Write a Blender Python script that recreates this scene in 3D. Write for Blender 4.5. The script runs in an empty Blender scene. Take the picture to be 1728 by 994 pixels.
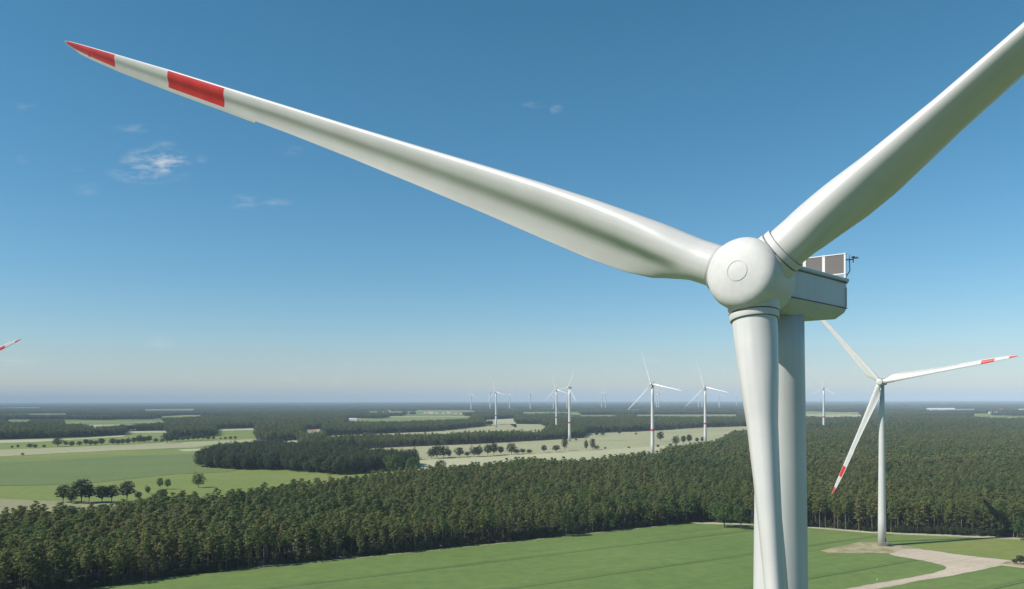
import bpy, bmesh, math, random
from mathutils import Vector, Matrix
import numpy as np
R = math.radians
scene = bpy.context.scene
col = scene.collection

# ------------------------------------------------------------------ camera
F, CX, HY, H = 1400.0, 864.0, 675.0, 87.0       # focal (px of a 1728 wide frame), axis column, eye-level row, eye height (m)
ROLL = 0.0020
cam_d = bpy.data.cameras.new('camera'); cam = bpy.data.objects.new('camera', cam_d); col.objects.link(cam)
cam.location = (0, 0, H); cam.rotation_euler = (math.pi / 2, 0, 0)
cam.rotation_euler = (Matrix.Rotation(ROLL, 4, 'Y') @ Matrix.Rotation(math.pi / 2, 4, 'X')).to_euler()
cam_d.sensor_width = 36; cam_d.lens = 36 * F / 1728
cam_d.shift_y = (HY - 497) / 1728
cam_d.clip_start = 0.5; cam_d.clip_end = 120000
scene.camera = cam
scene.render.resolution_x = 1024; scene.render.resolution_y = 589

# ------------------------------------------------------------------ sky and sun
SUN_EL = 42.0
SD = Vector((-0.949 * math.cos(R(SUN_EL)), -0.316 * math.cos(R(SUN_EL)), math.sin(R(SUN_EL)))).normalized()
world = bpy.data.worlds.new('World'); scene.world = world; world.use_nodes = True
wn, wl = world.node_tree.nodes, world.node_tree.links
sky = wn.new('ShaderNodeTexSky'); sky.sky_type = 'NISHITA'; sky.sun_disc = False
sky.sun_elevation = R(SUN_EL); sky.sun_rotation = math.atan2(SD.x, SD.y)
sky.altitude = 0; sky.air_density = 1.0; sky.dust_density = 0.25; sky.ozone_density = 3.5
SKY_STRENGTH = 0.09
bg = wn['Background']; bg.inputs[1].default_value = SKY_STRENGTH

def M_(op, a, b=None, c=None, nodes=None, links=None):
    nodes = nodes or wn; links = links or wl
    n = nodes.new('ShaderNodeMath'); n.operation = op
    for i, v in enumerate((a, b, c)):
        if v is None: continue
        if isinstance(v, (int, float)): n.inputs[i].default_value = v
        else: links.new(v, n.inputs[i])
    return n.outputs[0]

# small fair weather clouds: soft ragged patches placed by direction (azimuth tangent, height tangent)
tc = wn.new('ShaderNodeTexCoord'); sp = wn.new('ShaderNodeSeparateXYZ'); wl.new(tc.outputs['Generated'], sp.inputs[0])
yy = M_('MAXIMUM', sp.outputs[1], 0.05)
cu = M_('DIVIDE', sp.outputs[0], yy); cv = M_('DIVIDE', sp.outputs[2], yy)
cmb = wn.new('ShaderNodeCombineXYZ'); wl.new(M_('MULTIPLY', cu, 34.0), cmb.inputs[0]); wl.new(M_('MULTIPLY', cv, 95.0), cmb.inputs[1])
nz = wn.new('ShaderNodeTexNoise'); nz.inputs['Scale'].default_value = 1.0; nz.inputs['Detail'].default_value = 5; nz.inputs['Roughness'].default_value = .6
wl.new(cmb.outputs[0], nz.inputs['Vector'])
nf = M_('MULTIPLY', M_('SUBTRACT', nz.outputs[0], 0.44), 4.6)
CLOUDS = [  # px, py, half width, half height, strength
    (262, 268, 44, 15, .62), (250, 292, 50, 12, .42), (290, 274, 24, 12, .5), (235, 215, 36, 6, .28), (275, 243, 20, 6, .22),
    (44, 177, 12, 6, .22), (40, 267, 10, 5, .25), (340, 267, 9, 5, .22), (410, 339, 24, 10, .3), (466, 342, 22, 7, .22),
    (130, 281, 14, 5, .18), (490, 253, 18, 7, .18), (902, 177, 16, 6, .22), (940, 186, 9, 7, .3), (273, 578, 20, 10, .3),
    (30, 608, 44, 9, .35), (150, 318, 20, 8, .15), (575, 618, 16, 6, .3), (628, 621, 12, 6, .35), (520, 622, 20, 6, .2),
    (566, 640, 20, 8, .4), (490, 638, 16, 7, .22), (320, 637, 16, 6, .25), (1380, 624, 20, 10, .42), (1378, 580, 22, 5, .1),
    (1415, 672, 26, 5, .75), (1683, 631, 12, 7, .35), (1104, 613, 20, 9, .3), (1022, 612, 10, 6, .18), (1640, 560, 30, 6, .1), (20, 585, 30, 5, .2)]
acc = None
for (px, py, a, b, s) in CLOUDS:
    du = M_('DIVIDE', M_('SUBTRACT', cu, (px - CX) / F), a / F * 1.5); dv = M_('DIVIDE', M_('SUBTRACT', cv, (HY - py) / F), b / F * 1.6)
    r2 = M_('ADD', M_('MULTIPLY', du, du), M_('MULTIPLY', dv, dv))
    g = M_('MULTIPLY', M_('MAXIMUM', M_('SUBTRACT', 1.0, r2), 0.0), s)
    acc = g if acc is None else M_('ADD', acc, g)
mask = M_('MULTIPLY', M_('MULTIPLY', acc, nf), .6); cl = wn.new('ShaderNodeClamp'); wl.new(mask, cl.inputs[0]); cl.inputs[2].default_value = .8
front = M_('GREATER_THAN', sp.outputs[1], 0.1)
mask = M_('MULTIPLY', cl.outputs[0], front)
hs = wn.new('ShaderNodeHueSaturation'); wl.new(sky.outputs[0], hs.inputs['Color'])
hs.inputs['Saturation'].default_value = 1.24; hs.inputs['Hue'].default_value = 0.481
# the low sky is a little greyer and pinker than clean air gives
er = wn.new('ShaderNodeValToRGB'); wl.new(M_('MULTIPLY', sp.outputs[2], 2.0), er.inputs[0])
e_ = er.color_ramp.elements; e_[0].position, e_[0].color = 0.0, (.86, .94, 1.17, 1); e_[1].position, e_[1].color = .75, (1, 1, 1, 1)
k2 = er.color_ramp.elements.new(.12); k2.color = (.92, .95, 1.07, 1)
tint = wn.new('ShaderNodeMix'); tint.data_type = 'RGBA'; tint.blend_type = 'MULTIPLY'; tint.inputs[0].default_value = 1
wl.new(hs.outputs[0], tint.inputs[6]); wl.new(er.outputs[0], tint.inputs[7])
mixc = wn.new('ShaderNodeMix'); mixc.data_type = 'RGBA'
wl.new(mask, mixc.inputs[0]); wl.new(tint.outputs[2], mixc.inputs[6]); mixc.inputs[7].default_value = (7.6, 7.4, 7.4, 1)
wl.new(mixc.outputs[2], bg.inputs[0])

sun_d = bpy.data.lights.new('sun', 'SUN'); sun_d.energy = 4.95; sun_d.angle = R(0.53); sun_d.color = (1, .945, .86)
sun = bpy.data.objects.new('sun', sun_d); col.objects.link(sun); sun.rotation_euler = SD.to_track_quat('Z', 'Y').to_euler()
sun.location = (0, 0, 300)
vs = scene.view_settings; vs.view_transform = 'Standard'; vs.look = 'None'; vs.gamma = 1; vs.use_curve_mapping = False; vs.exposure = 0.25
scene.cycles.max_bounces = 5; scene.cycles.volume_bounces = 0; scene.cycles.diffuse_bounces = 3
scene.cycles.transparent_max_bounces = 6

# ------------------------------------------------------------------ helpers
def unroll(px, py):
    dx, dy = px - CX, HY - py
    return CX + dx + 0.0 * dy, HY - (dy - ROLL * dx)
def gp(px, py, z=0.0):
    px, py = unroll(px, py)
    d = F * (H - z) / (py - HY)
    return Vector(((px - CX) / F * d, d, z))
def lift(y): return HY + (y - HY) * H / (H - 19.0)      # a visible row where 19 m crowns end -> row of the ground below them

def new_mat(name):
    m = bpy.data.materials.new(name); m.use_nodes = True
    return m, m.node_tree.nodes, m.node_tree.links, m.node_tree.nodes['Principled BSDF']
def noise(n, l, scale, detail=4, vec=None, rough=.55):
    t = n.new('ShaderNodeTexNoise'); t.inputs['Scale'].default_value = scale; t.inputs['Detail'].default_value = detail; t.inputs['Roughness'].default_value = rough
    if vec is not None: l.new(vec, t.inputs['Vector'])
    return t.outputs[0]
def ramp(n, l, fac, stops):
    r = n.new('ShaderNodeValToRGB'); l.new(fac, r.inputs[0])
    e = r.color_ramp.elements
    e[0].position, e[0].color = stops[0][0], (*stops[0][1], 1)
    e[1].position, e[1].color = stops[-1][0], (*stops[-1][1], 1)
    for p, c in stops[1:-1]:
        k = e.new(p); k.color = (*c, 1)
    return r.outputs[0]
def mixrgb(n, l, fac, a, b, mode='MIX'):
    m = n.new('ShaderNodeMix'); m.data_type = 'RGBA'; m.blend_type = mode
    for i, v in ((0, fac), (6, a), (7, b)):
        if isinstance(v, (int, float)): m.inputs[i].default_value = v
        elif isinstance(v, tuple): m.inputs[i].default_value = (*v, 1)
        else: l.new(v, m.inputs[i])
    return m.outputs[2]
def pos_node(n): return n.new('ShaderNodeNewGeometry').outputs['Position']

def tag(o, label=None, cat=None, group=None, kind=None):
    if label: o['label'] = label
    if cat: o['category'] = cat
    if group: o['group'] = group
    if kind: o['kind'] = kind
    return o
def link(name, me, parent=None, mat=None, smooth=False):
    if mat and not me.materials: me.materials.append(mat)
    if smooth: me.shade_smooth()
    o = bpy.data.objects.new(name, me); col.objects.link(o)
    if parent: o.parent = parent
    return o
def empty(name, loc, rz=0):
    o = bpy.data.objects.new(name, None); col.objects.link(o); o.location = loc; o.rotation_euler = (0, 0, rz); o.empty_display_size = 1
    return o
def mesh(name, v, f):
    me = bpy.data.meshes.new(name); me.from_pydata([tuple(p) for p in v], [], f); me.update(); return me
def box(v, f, c, s, rot=None):
    b = len(v); c = Vector(c)
    for dx in (-1, 1):
        for dy in (-1, 1):
            for dz in (-1, 1):
                p = Vector((dx * s[0] / 2, dy * s[1] / 2, dz * s[2] / 2))
                if rot: p = rot @ p
                v.append(c + p)
    for q in ((0, 1, 3, 2), (4, 6, 7, 5), (0, 4, 5, 1), (2, 3, 7, 6), (0, 2, 6, 4), (1, 5, 7, 3)): f.append([b + i for i in q])
def tube(v, f, p0, p1, r0, r1, n=8, cap=True):
    p0, p1 = Vector(p0), Vector(p1); d = (p1 - p0).normalized()
    a = d.orthogonal().normalized(); c = d.cross(a); b = len(v)
    for p, r in ((p0, r0), (p1, r1)):
        for i in range(n):
            t = 2 * math.pi * i / n; v.append(p + (a * math.cos(t) + c * math.sin(t)) * r)
    for i in range(n): f.append([b + i, b + (i + 1) % n, b + n + (i + 1) % n, b + n + i])
    if cap: f.append([b + i for i in range(n)][::-1]); f.append([b + n + i for i in range(n)])
def lathe(prof, n=48, axis='Z', cap=True):
    v, f = [], []
    for (a, r) in prof:
        for i in range(n):
            t = 2 * math.pi * i / n
            v.append((r * math.cos(t), r * math.sin(t), a))
    for k in range(len(prof) - 1):
        for i in range(n): f.append([k * n + i, k * n + (i + 1) % n, (k + 1) * n + (i + 1) % n, (k + 1) * n + i])
    if cap: f.append(list(range(n))[::-1]); f.append([(len(prof) - 1) * n + i for i in range(n)])
    return v, f

# ------------------------------------------------------------------ materials
def turbine_paint(name, base, rough=.38):
    m, n, l, b = new_mat(name)
    t = n.new('ShaderNodeTexCoord').outputs['Object']
    f1 = noise(n, l, .35, 5, t); 
    mp = n.new('ShaderNodeMapping'); mp.inputs['Scale'].default_value = (2.5, 2.5, .06); l.new(t, mp.inputs[0])
    f2 = noise(n, l, 1.0, 5, mp.outputs[0])
    k = M_('ADD', M_('MULTIPLY', f1, .5, nodes=n, links=l), M_('MULTIPLY', f2, .5, nodes=n, links=l), nodes=n, links=l)
    c = ramp(n, l, k, [(.3, tuple(x * .85 for x in base)), (.62, base)])
    l.new(c, b.inputs['Base Color']); b.inputs['Roughness'].default_value = rough
    return m, n, l, b, c, t
white, *_ = turbine_paint('white_tower_paint', (.55, .55, .535), .45)
hubw, *_ = turbine_paint('white_hub_paint', (.56, .55, .53), .55)
nacw, *_ = turbine_paint('grey_nacelle_paint', (.46, .48, .49), .45)
grey, _, _, b = new_mat('dark_grey_rubber'); b.inputs['Base Color'].default_value = (.09, .09, .09, 1); b.inputs['Roughness'].default_value = .7
seam, _, _, b = new_mat('seam_grey'); b.inputs['Base Color'].default_value = (.42, .42, .41, 1); b.inputs['Roughness'].default_value = .6
steel, _, _, b = new_mat('galvanised_steel'); b.inputs['Base Color'].default_value = (.32, .33, .34, 1); b.inputs['Roughness'].default_value = .5; b.inputs['Metallic'].default_value = .4
core, n, l, b = new_mat('cooler_grille')
t = n.new('ShaderNodeTexCoord').outputs['Object']; wv = n.new('ShaderNodeTexWave'); wv.inputs['Scale'].default_value = 9; wv.bands_direction = 'Z'; l.new(t, wv.inputs[0])
l.new(ramp(n, l, wv.outputs[0], [(0, (.085, .078, .074)), (1, (.165, .150, .14))]), b.inputs['Base Color']); b.inputs['Roughness'].default_value = .7
framew, _, _, b = new_mat('cooler_frame_white'); b.inputs['Base Color'].default_value = (.62, .62, .6, 1); b.inputs['Roughness'].default_value = .5
black, _, _, b = new_mat('black_plastic'); b.inputs['Base Color'].default_value = (.03, .03, .03, 1)

def band_paint(name, bands, base, axis='attr'):
    # white paint with red warning bands where the local height / span lies in one of the ranges
    m, n, l, b, c, t = turbine_paint(name, base, .33)
    s = n.new('ShaderNodeSeparateXYZ'); l.new(t, s.inputs[0]); z = s.outputs[2]
    if axis == 'attr':
        a0 = n.new('ShaderNodeAttribute'); a0.attribute_name = 'chord'; z = M_('SUBTRACT', z, M_('MULTIPLY', a0.outputs['Fac'], .8, nodes=n, links=l), nodes=n, links=l)
    tot = None
    for (a, e) in bands:
        q = M_('MULTIPLY', M_('GREATER_THAN', z, a, nodes=n, links=l), M_('LESS_THAN', z, e, nodes=n, links=l), nodes=n, links=l)
        tot = q if tot is None else M_('ADD', tot, q, nodes=n, links=l)
    if axis == 'attr':
        at = n.new('ShaderNodeAttribute'); at.attribute_name = 'chord'
        q = M_('MULTIPLY', M_('GREATER_THAN', at.outputs['Fac'], .035, nodes=n, links=l), M_('LESS_THAN', at.outputs['Fac'], .90, nodes=n, links=l), nodes=n, links=l)
        tot = M_('MULTIPLY', tot, q, nodes=n, links=l)
        fine = noise(n, l, .6, 6, t)
        red = ramp(n, l, fine, [(.35, (.50, .020, .016)), (.65, (.60, .030, .024))])
    else: red = (.55, .03, .03)
    l.new(mixrgb(n, l, tot, c, red), b.inputs['Base Color'])
    return m
blade_paint = band_paint('white_blade_paint_red_bands', [(50.2, 59), (68.2, 77.7)], (.56, .55, .525))
blade_short = band_paint('white_blade_paint_short_bands', [(58, 65.2), (72.8, 77.7)], (.58, .575, .55))
blade_plain = band_paint('white_blade_paint', [(200, 201)], (.58, .58, .56))
mast_paint = band_paint('white_mast_paint_red_band', [(37.5, 41)], (.60, .60, .59), 'z')

# ------------------------------------------------------------------ blades
BR = 78.0
KR = [1.9, 2.6, 3.4, 4.6, 6.2, 8, 11, 15, 20, 27, 34, 42, 50, 59, 68.5, 73.5, 76.4, 77.5, 78]
KC = [2.36, 2.36, 2.40, 2.85, 3.45, 3.7, 3.75, 3.55, 3.2, 2.78, 2.45, 2.2, 2.05, 1.9, 1.5, 1.1, .72, .4, .12]   # chord
KT = [1.0, 1.0, .97, .77, .56, .43, .355, .305, .275, .26, .25, .24, .22, .20, .18, .17, .16, .16, .16]            # thickness / chord
KX = [.5, .5, .49, .44, .41, .41, .43, .455, .475, .49, .50, .50, .47, .42, .35, .32, .32, .35, .4]            # pitch axis
KW = [15, 15, 15, 15, 14, 13, 11, 9, 7, 5, 3.5, 2.2, 1.2, .4, 0, 0, 0, 0, 0]                                     # twist
KX2 = [.5, .5, .49, .43, .36, .31, .29, .28, .28, .28, .28, .28, .29, .30, .30, .30, .32, .35, .4]
def interp(r, Y): return float(np.interp(r, KR, Y))
def blade_mesh(pitch, npt=40, nsec=64, bow=3.0, KCx=None, twist=1.0):
    v, f, ch = [], [], []
    rs = sorted(set([round(x, 3) for x in list(np.interp(np.linspace(0, 1, nsec), [0, .3, 1], [1.9, 14, 78]))] + [1.9, 2.6, 46.4, 46.6, 50, 58.6, 68, 77.5]))
    for r in rs:
        c, t, x0 = interp(r, KCx or KC), interp(r, KT), interp(r, KX if twist < 1 else KX2)
        B = R(pitch + twist * interp(r, KW)); roundness = max(0, min(1, (t - .36) / .6))
        for i in range(npt):
            th = 2 * math.pi * i / npt
            # chord fraction x from 1 (th=0, trailing edge) to 0 (th=pi); th<pi pressure side
            x = .5 * (1 + math.cos(th)); s = math.sin(th)
            yc = .5 * t * s                                   # ellipse part
            yn = 5 * t * (.2969 * math.sqrt(x) - .126 * x - .3516 * x * x + .2843 * x ** 3 - .1015 * x ** 4)
            if th < math.pi:                                   # pressure side: hollow towards the trailing edge
                q = max(0, min(1, (x - .30) / .42)); q = q * q * (3 - 2 * q); ya = yn * (1 - .52 * q)
            else: ya = -yn * 1.05
            y = roundness ** 1.2 * yc + (1 - roundness ** 1.2) * ya
            u = max(0, (x - .42) / .58); y += (1 - roundness) * .15 * u ** 2.0 * max(.25, 1 - max(0, r - 30) / 40)
            X = (x - x0) * c; Y = y * c
            if 46.5 < r < 76 and x > .93: X += .2 * (x - .93) / .07
            s_ = max(0, (r - 2) / 78)
            v.append((math.cos(B) * X + math.sin(B) * Y, -math.sin(B) * X + math.cos(B) * Y + bow * s_ ** 2.2, r)); ch.append(x)
    # local axes: X = t (backwards in the rotor plane), Y = n (upwind), Z = span; chord e = cosB t - sinB n ; pressure normal = sinB t + cosB n
    K = len(rs)
    for k in range(K - 1):
        for i in range(npt): f.append([k * npt + i, (k + 1) * npt + i, (k + 1) * npt + (i + 1) % npt, k * npt + (i + 1) % npt])
    f.append(list(range(npt))); f.append([(K - 1) * npt + i for i in range(npt)][::-1])
    me = mesh('blade', v, f)
    at = me.attributes.new('chord', 'FLOAT', 'POINT'); at.data.foreach_set('value', ch)
    return me

_bm = {}
def taper(me):
    for v_ in me.vertices:
        k = 1 - .24 * max(0, min(1, (v_.co.z - 4) / 8)); v_.co.x *= k
        v_.co.y = v_.co.y * k
def thin(me, k):
    for v_ in me.vertices: v_.co.x *= k; v_.co.y *= 1
    return me
def get_blade(pitch, hi, plain=False):
    tw = .45 if pitch == 33 else 1.0
    key = (pitch, hi, plain)
    if key not in _bm:
        me = blade_mesh(pitch, 48 if hi else 16, 110 if hi else 20, twist=tw)
        if pitch == 109: taper(me)
        if not hi: thin(me, .95 if plain else 1.28)
        me.materials.append(blade_plain if key[2] else blade_paint if hi else blade_short); me.shade_smooth(); _bm[key] = me
        bm = bmesh.new(); bm.from_mesh(me); bmesh.ops.recalc_face_normals(bm, faces=bm.faces); bm.to_mesh(me); bm.free()
    return _bm[key]

def fix_normals(me):
    bm = bmesh.new(); bm.from_mesh(me); bmesh.ops.recalc_face_normals(bm, faces=bm.faces); bm.to_mesh(me); bm.free()

def rotor_frame(phi, tau):
    n = Vector((-math.sin(phi) * math.cos(tau), -math.cos(phi) * math.cos(tau), math.sin(tau)))
    ur = Vector((math.cos(phi), -math.sin(phi), 0)); up = ur.cross(n)
    if up.z < 0: up = -up
    return n, ur, up
_tm = {}
def turbine(base, hub_h, label, az, phi=37, pitches=(4, 4, 4), nac_phi=None, overhang=4.6, hi=False, r_base=2.45, r_top=1.42, steps=False, cat='wind turbine', group=None, banded=False, scl=1.0, plain=False):
    """base = foot of the tower; az = angle of the first blade from the right, counter-clockwise as seen from the front"""
    phi = R(phi); tau = R(5); nphi = R(nac_phi) if nac_phi else phi
    t = empty('wind_turbine', base); tag(t, label, cat, group)
    top = hub_h - 1.8
    key = (round(hub_h), hi, banded, r_base)
    if key not in _tm:
        K = 40 if hi else 6
        prof = [(0 + top * k / K, r_base + (r_top - r_base) * (k / K)) for k in range(K + 1)]
        v, f = lathe(prof, 72 if hi else 20); me = mesh('tower', v, f); me.shade_smooth(); me.materials.append(mast_paint if banded else white); _tm[key] = me
    tower = link('tower', _tm[key], t)
    n, ur, up = rotor_frame(phi, tau)
    C = Vector((0, 0, hub_h)) + Vector((n.x, n.y, 0)).normalized() * overhang
    # ---- nacelle : local +X forward (upwind), +Y left, Z up, origin at hub axis height over the tower
    nd = Vector((-math.sin(nphi), -math.cos(nphi), 0))
    sec = [(-5.55, 1.72, -1.35, .72), (-5.4, 1.85, -1.6, .8), (-3.0, 1.9, -1.8, .82), (1.0, 1.9, -1.8, .82), (2.45, 1.85, -1.55, .82), (2.85, 1.6, -1.2, .7)]
    v, f = [], []
    for (x, w, zb, zt) in sec:
        o = [(-w, zt - .12), (-w, -.98), (-w * .93, -1.22), (-w * .62, zb), (w * .62, zb), (w * .93, -1.22), (w, -.98), (w, zt - .12), (w * .93, zt), (-w * .93, zt)]
        for (y, z) in o: v.append((x, y, z))
    m_ = 10
    for k in range(len(sec) - 1):
        for i in range(m_): f.append([k * m_ + i, k * m_ + (i + 1) % m_, (k + 1) * m_ + (i + 1) % m_, (k + 1) * m_ + i])
    f.append(list(range(m_))); f.append([(len(sec) - 1) * m_ + i for i in range(m_)])
    me = mesh('nacelle', v, f); fix_normals(me); me.materials.append(nacw)
    nac = link('nacelle', me, t); nac.location = (0, 0, hub_h); nac.rotation_euler = (0, 0, math.atan2(nd.y, nd.x))
    if hi:
        bev = nac.modifiers.new('bevel', 'BEVEL'); bev.width = .07; bev.segments = 3; bev.limit_method = 'ANGLE'; bev.angle_limit = R(15)
        v, f = [], []
        for sy in (-1, 1):
            for q in (((-1.4, sy * 1.90, .60), (7.9, .10, .05)), ((-1.4, sy * 1.895, -.97), (7.9, .09, .045))):
                v, f = [], []; box(v, f, *q); link('belt_line', mesh('belt_line', v, f), nac, grey)
        v, f = [], []
        box(v, f, (-1.45, 0, .78), (8.25, 3.94, .24))
        me = mesh('roof_cover', v, f); rc = link('roof_cover', me, nac, nacw); bv = rc.modifiers.new('bevel', 'BEVEL'); bv.width = .09; bv.segments = 3
        v, f = [], []                                            # rear door outline, small lifting lugs, hatch
        box(v, f, (-5.2, 1.91, -.3), (.05, .05, 1.2))
        link('side_trim', mesh('side_trim', v, f), nac, seam)
        # main bearing throat between nacelle and spinner
    v, f = lathe([(0, 1.5), (.9, 1.62)], 40 if hi else 16); me = mesh('throat', v, f); fix_normals(me); me.shade_smooth()
    th = link('bearing_throat', me, nac, grey); th.location = (2.6, 0, 0); th.rotation_euler = (0, R(90), 0)
    # cooler across the rear of the roof
    v, f = [], []
    W = 1.95
    for y in (-W, -.62, .62, W):
        box(v, f, (-4.9, y, 1.65), (.12, .11 if abs(y) > 1 else .18, 1.55))
    box(v, f, (-4.9, 0, 2.38), (.16, 2 * W + .12, .06)); box(v, f, (-4.9, 0, 1.14), (.16, 2 * W + .12, .07))
    cf = link('cooler_frame', mesh('cooler_frame', v, f), nac, framew)
    v, f = [], []
    for (a, e) in ((-W + .08, -.73), (-.51, .51), (.73, W - .08)): box(v, f, (-4.9, (a + e) / 2, 1.765), (.1, e - a + .04, 1.16))
    link('cooler_grille', mesh('cooler_grille', v, f), cf, core)
    if hi:
        v, f = [], []
        tube(v, f, (-4.95, W + .05, 2.0), (-5.1, W + .42, 2.0), .04, .04); tube(v, f, (-5.1, W + .42, 1.8), (-5.1, W + .42, 2.1), .035, .035)
        tube(v, f, (-5.1, W + .42, 2.1), (-5.1, W + .42, 2.18), .11, .11); box(v, f, (-5.1, W + .56, 2.08), (.1, .3, .1))
        link('wind_vane', mesh('wind_vane', v, f), cf, black)
        v, f = [], []
        tube(v, f, (-5.0, W - .02, .9), (-5.3, W + .14, 1.35), .035, .035); tube(v, f, (-5.3, W + .14, 1.35), (-5.25, W + .12, 2.35), .035, .035)
        link('guard_rail', mesh('guard_rail', v, f), cf, steel)
    # ---- hub (spinner): axis Z = n
    frame = Matrix((ur, up, n)).transposed()                     # columns ur, up, n  (ur x up = n?)
    if frame.determinant() < 0: frame = Matrix((-ur, up, n)).transposed()
    prof = [(-1.95, 1.45), (-1.9, 1.72), (-1.7, 1.86), (-1.2, 1.95), (-.4, 2.0), (.3, 2.0), (.9, 1.99), (1.3, 1.965), (1.52, 1.89), (1.70, 1.76), (1.83, 1.56), (1.90, 1.32), (1.95, 1.0), (2.0, .6), (2.035, .3), (2.04, .02)]
    v, f = lathe(prof, 96 if hi else 20); me = mesh('spinner', v, f); fix_normals(me)
    hub = link('hub', me, t, hubw, True); hub.matrix_local = Matrix.Translation(C) @ frame.to_4x4()
    finv = frame.inverted()
    if hi:
        v, f = [], []
        for k in range(64):
            a = 2 * math.pi * k / 64
            for (rr, zz) in ((.53, 2.0), (.55, 2.0), (.55, 2.026), (.53, 2.03)): v.append((rr * math.cos(a), rr * math.sin(a), zz))
        for k in range(64):
            for j in range(4): f.append([k * 4 + j, ((k + 1) % 64) * 4 + j, ((k + 1) % 64) * 4 + (j + 1) % 4, k * 4 + (j + 1) % 4])
        link('nose_ring', mesh('nose_ring', v, f), hub, seam)
    cone = R(2.4)
    for k in range(3):
        a = R(az) + k * 2 * math.pi / 3
        d = ur * math.cos(a) + up * math.sin(a); tt = -ur * math.sin(a) + up * math.cos(a)
        zz = (d * math.cos(cone) + n * math.sin(cone)).normalized()
        yv = (n - zz * n.dot(zz)).normalized(); xv = tt
        Mb = Matrix((xv, yv, zz)).transposed()
        bl = link('blade', get_blade(pitches[k], hi, plain), t); bl.matrix_local = Matrix.Translation(C) @ Mb.to_4x4()
        if scl != 1: bl.scale = (scl, scl, scl)
        if hi:
            for rr in (54.3, 73.6):
                v, f = [], []; xx = .80; c_ = interp(rr, KC); B = R(pitches[k] + (.45 if pitches[k] == 33 else 1) * interp(rr, KW))
                X_, Y_ = (xx - .3) * c_, .035 * c_; w_ = max(0, (rr - 2) / 78)
                box(v, f, (math.cos(B) * X_ + math.sin(B) * Y_, -math.sin(B) * X_ + math.cos(B) * Y_ + 3.0 * w_ ** 2.2, rr), (c_ * .3, .06, .07), Matrix.Rotation(-B, 3, 'Z'))
                link('lightning_receptor', mesh('lightning_receptor', v, f), bl, grey)
            prof = [(.9, 1.36), (1.86, 1.36), (2.0, 1.33), (2.03, 1.26), (2.04, 1.1)] if k == 0 else [(.9, 1.36), (1.86, 1.36), (1.96, 1.34), (1.98, 1.2), (2.02, 1.19), (2.04, 1.31), (2.33, 1.31), (2.37, 1.29), (2.38, 1.13)]
            v, f = lathe(prof, 72, cap=False); me = mesh('root_collar', v, f); fix_normals(me); me.materials.append(hubw); me.shade_smooth()
            me.set_sharp_from_angle(angle=R(35))
            co = link('root_collar', me, hub); co.matrix_local = frame.to_4x4().inverted() @ Mb.to_4x4()
            v, f = lathe([(2.0, 1.16), (2.0, 1.25), (2.02, 1.25), (2.02, 1.16)], 72, cap=False); me = mesh('root_seal', v, f); me.materials.append(grey)
            co2 = link('root_seal', me, hub); co2.matrix_local = frame.to_4x4().inverted() @ Mb.to_4x4()
            v, f = lathe([(2.372, 1.15), (2.372, 1.215), (2.395, 1.215), (2.395, 1.15)], 72, cap=False); me = mesh('root_seal', v, f); me.materials.append(grey)
            if k == 0: continue
            co3 = link('root_seal', me, hub); co3.matrix_local = frame.to_4x4().inverted() @ Mb.to_4x4()
    if steps:
        v, f = [], []
        box(v, f, (0, 0, 0), (.14, 1.3, 2.4)); dr = link('door', mesh('door', v, f), t, grey)
        q = R(-62); dr.location = (math.cos(q) * (r_base + .0), math.sin(q) * (r_base + .0), 3.6); dr.rotation_euler = (0, 0, q)
        v, f = [], []
        q0 = Vector((math.cos(q), math.sin(q), 0)); s0 = Vector((math.cos(q + R(80)), math.sin(q + R(80)), 0))
        p0 = q0 * (r_base + .9) + Vector((0, 0, 2.4)); 
        box(v, f, p0, (1.8, 1.8, .1), Matrix.Rotation(q, 3, 'Z'))
        for sgn in (-1, 1):
            o_ = q0 * sgn * .6
            tube(v, f, p0 + o_ + s0 * .8, p0 + o_ + s0 * 4.4 - Vector((0, 0, 2.4)), .12, .12, 6)
            tube(v, f, p0 + o_ + s0 * .8 + Vector((0, 0, 1.1)), p0 + o_ + s0 * 4.4 - Vector((0, 0, 1.3)), .05, .05, 6)
            tube(v, f, p0 + o_ + s0 * 4.4 - Vector((0, 0, 2.4)), p0 + o_ + s0 * 4.4 - Vector((0, 0, 1.3)), .05, .05, 6)
            tube(v, f, p0 + o_ - s0 * .8 - Vector((0, 0, 2.4)), p0 + o_ - s0 * .8 + Vector((0, 0, 1.1)), .06, .06, 6)
            tube(v, f, p0 + o_ + s0 * .8 - Vector((0, 0, 2.4)), p0 + o_ + s0 * .8 + Vector((0, 0, 1.1)), .06, .06, 6)
        for k in range(9):
            c_ = p0 + s0 * (.8 + 3.6 * (k + .5) / 9) - Vector((0, 0, 2.4 * (k + .5) / 9)); box(v, f, c_, (1.2, .3, .05), Matrix.Rotation(q, 3, 'Z'))
        link('access_stairs', mesh('access_stairs', v, f), t, steel)
    return t

# main turbine
C0 = Vector((13.13, 45.5, H + 6.65))
nh = Vector((-math.sin(R(37)), -math.cos(R(37)), 0))
OV = 4.6
main_base = Vector((C0.x, C0.y, 0)) - nh * OV
turbine(main_base, C0.z, 'huge near white wind turbine, its long left blade tipped with red bands', 157.2, 37,
        pitches=(33, 98, 109), nac_phi=43, overhang=OV, hi=True, r_base=2.45, r_top=1.36)

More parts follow.
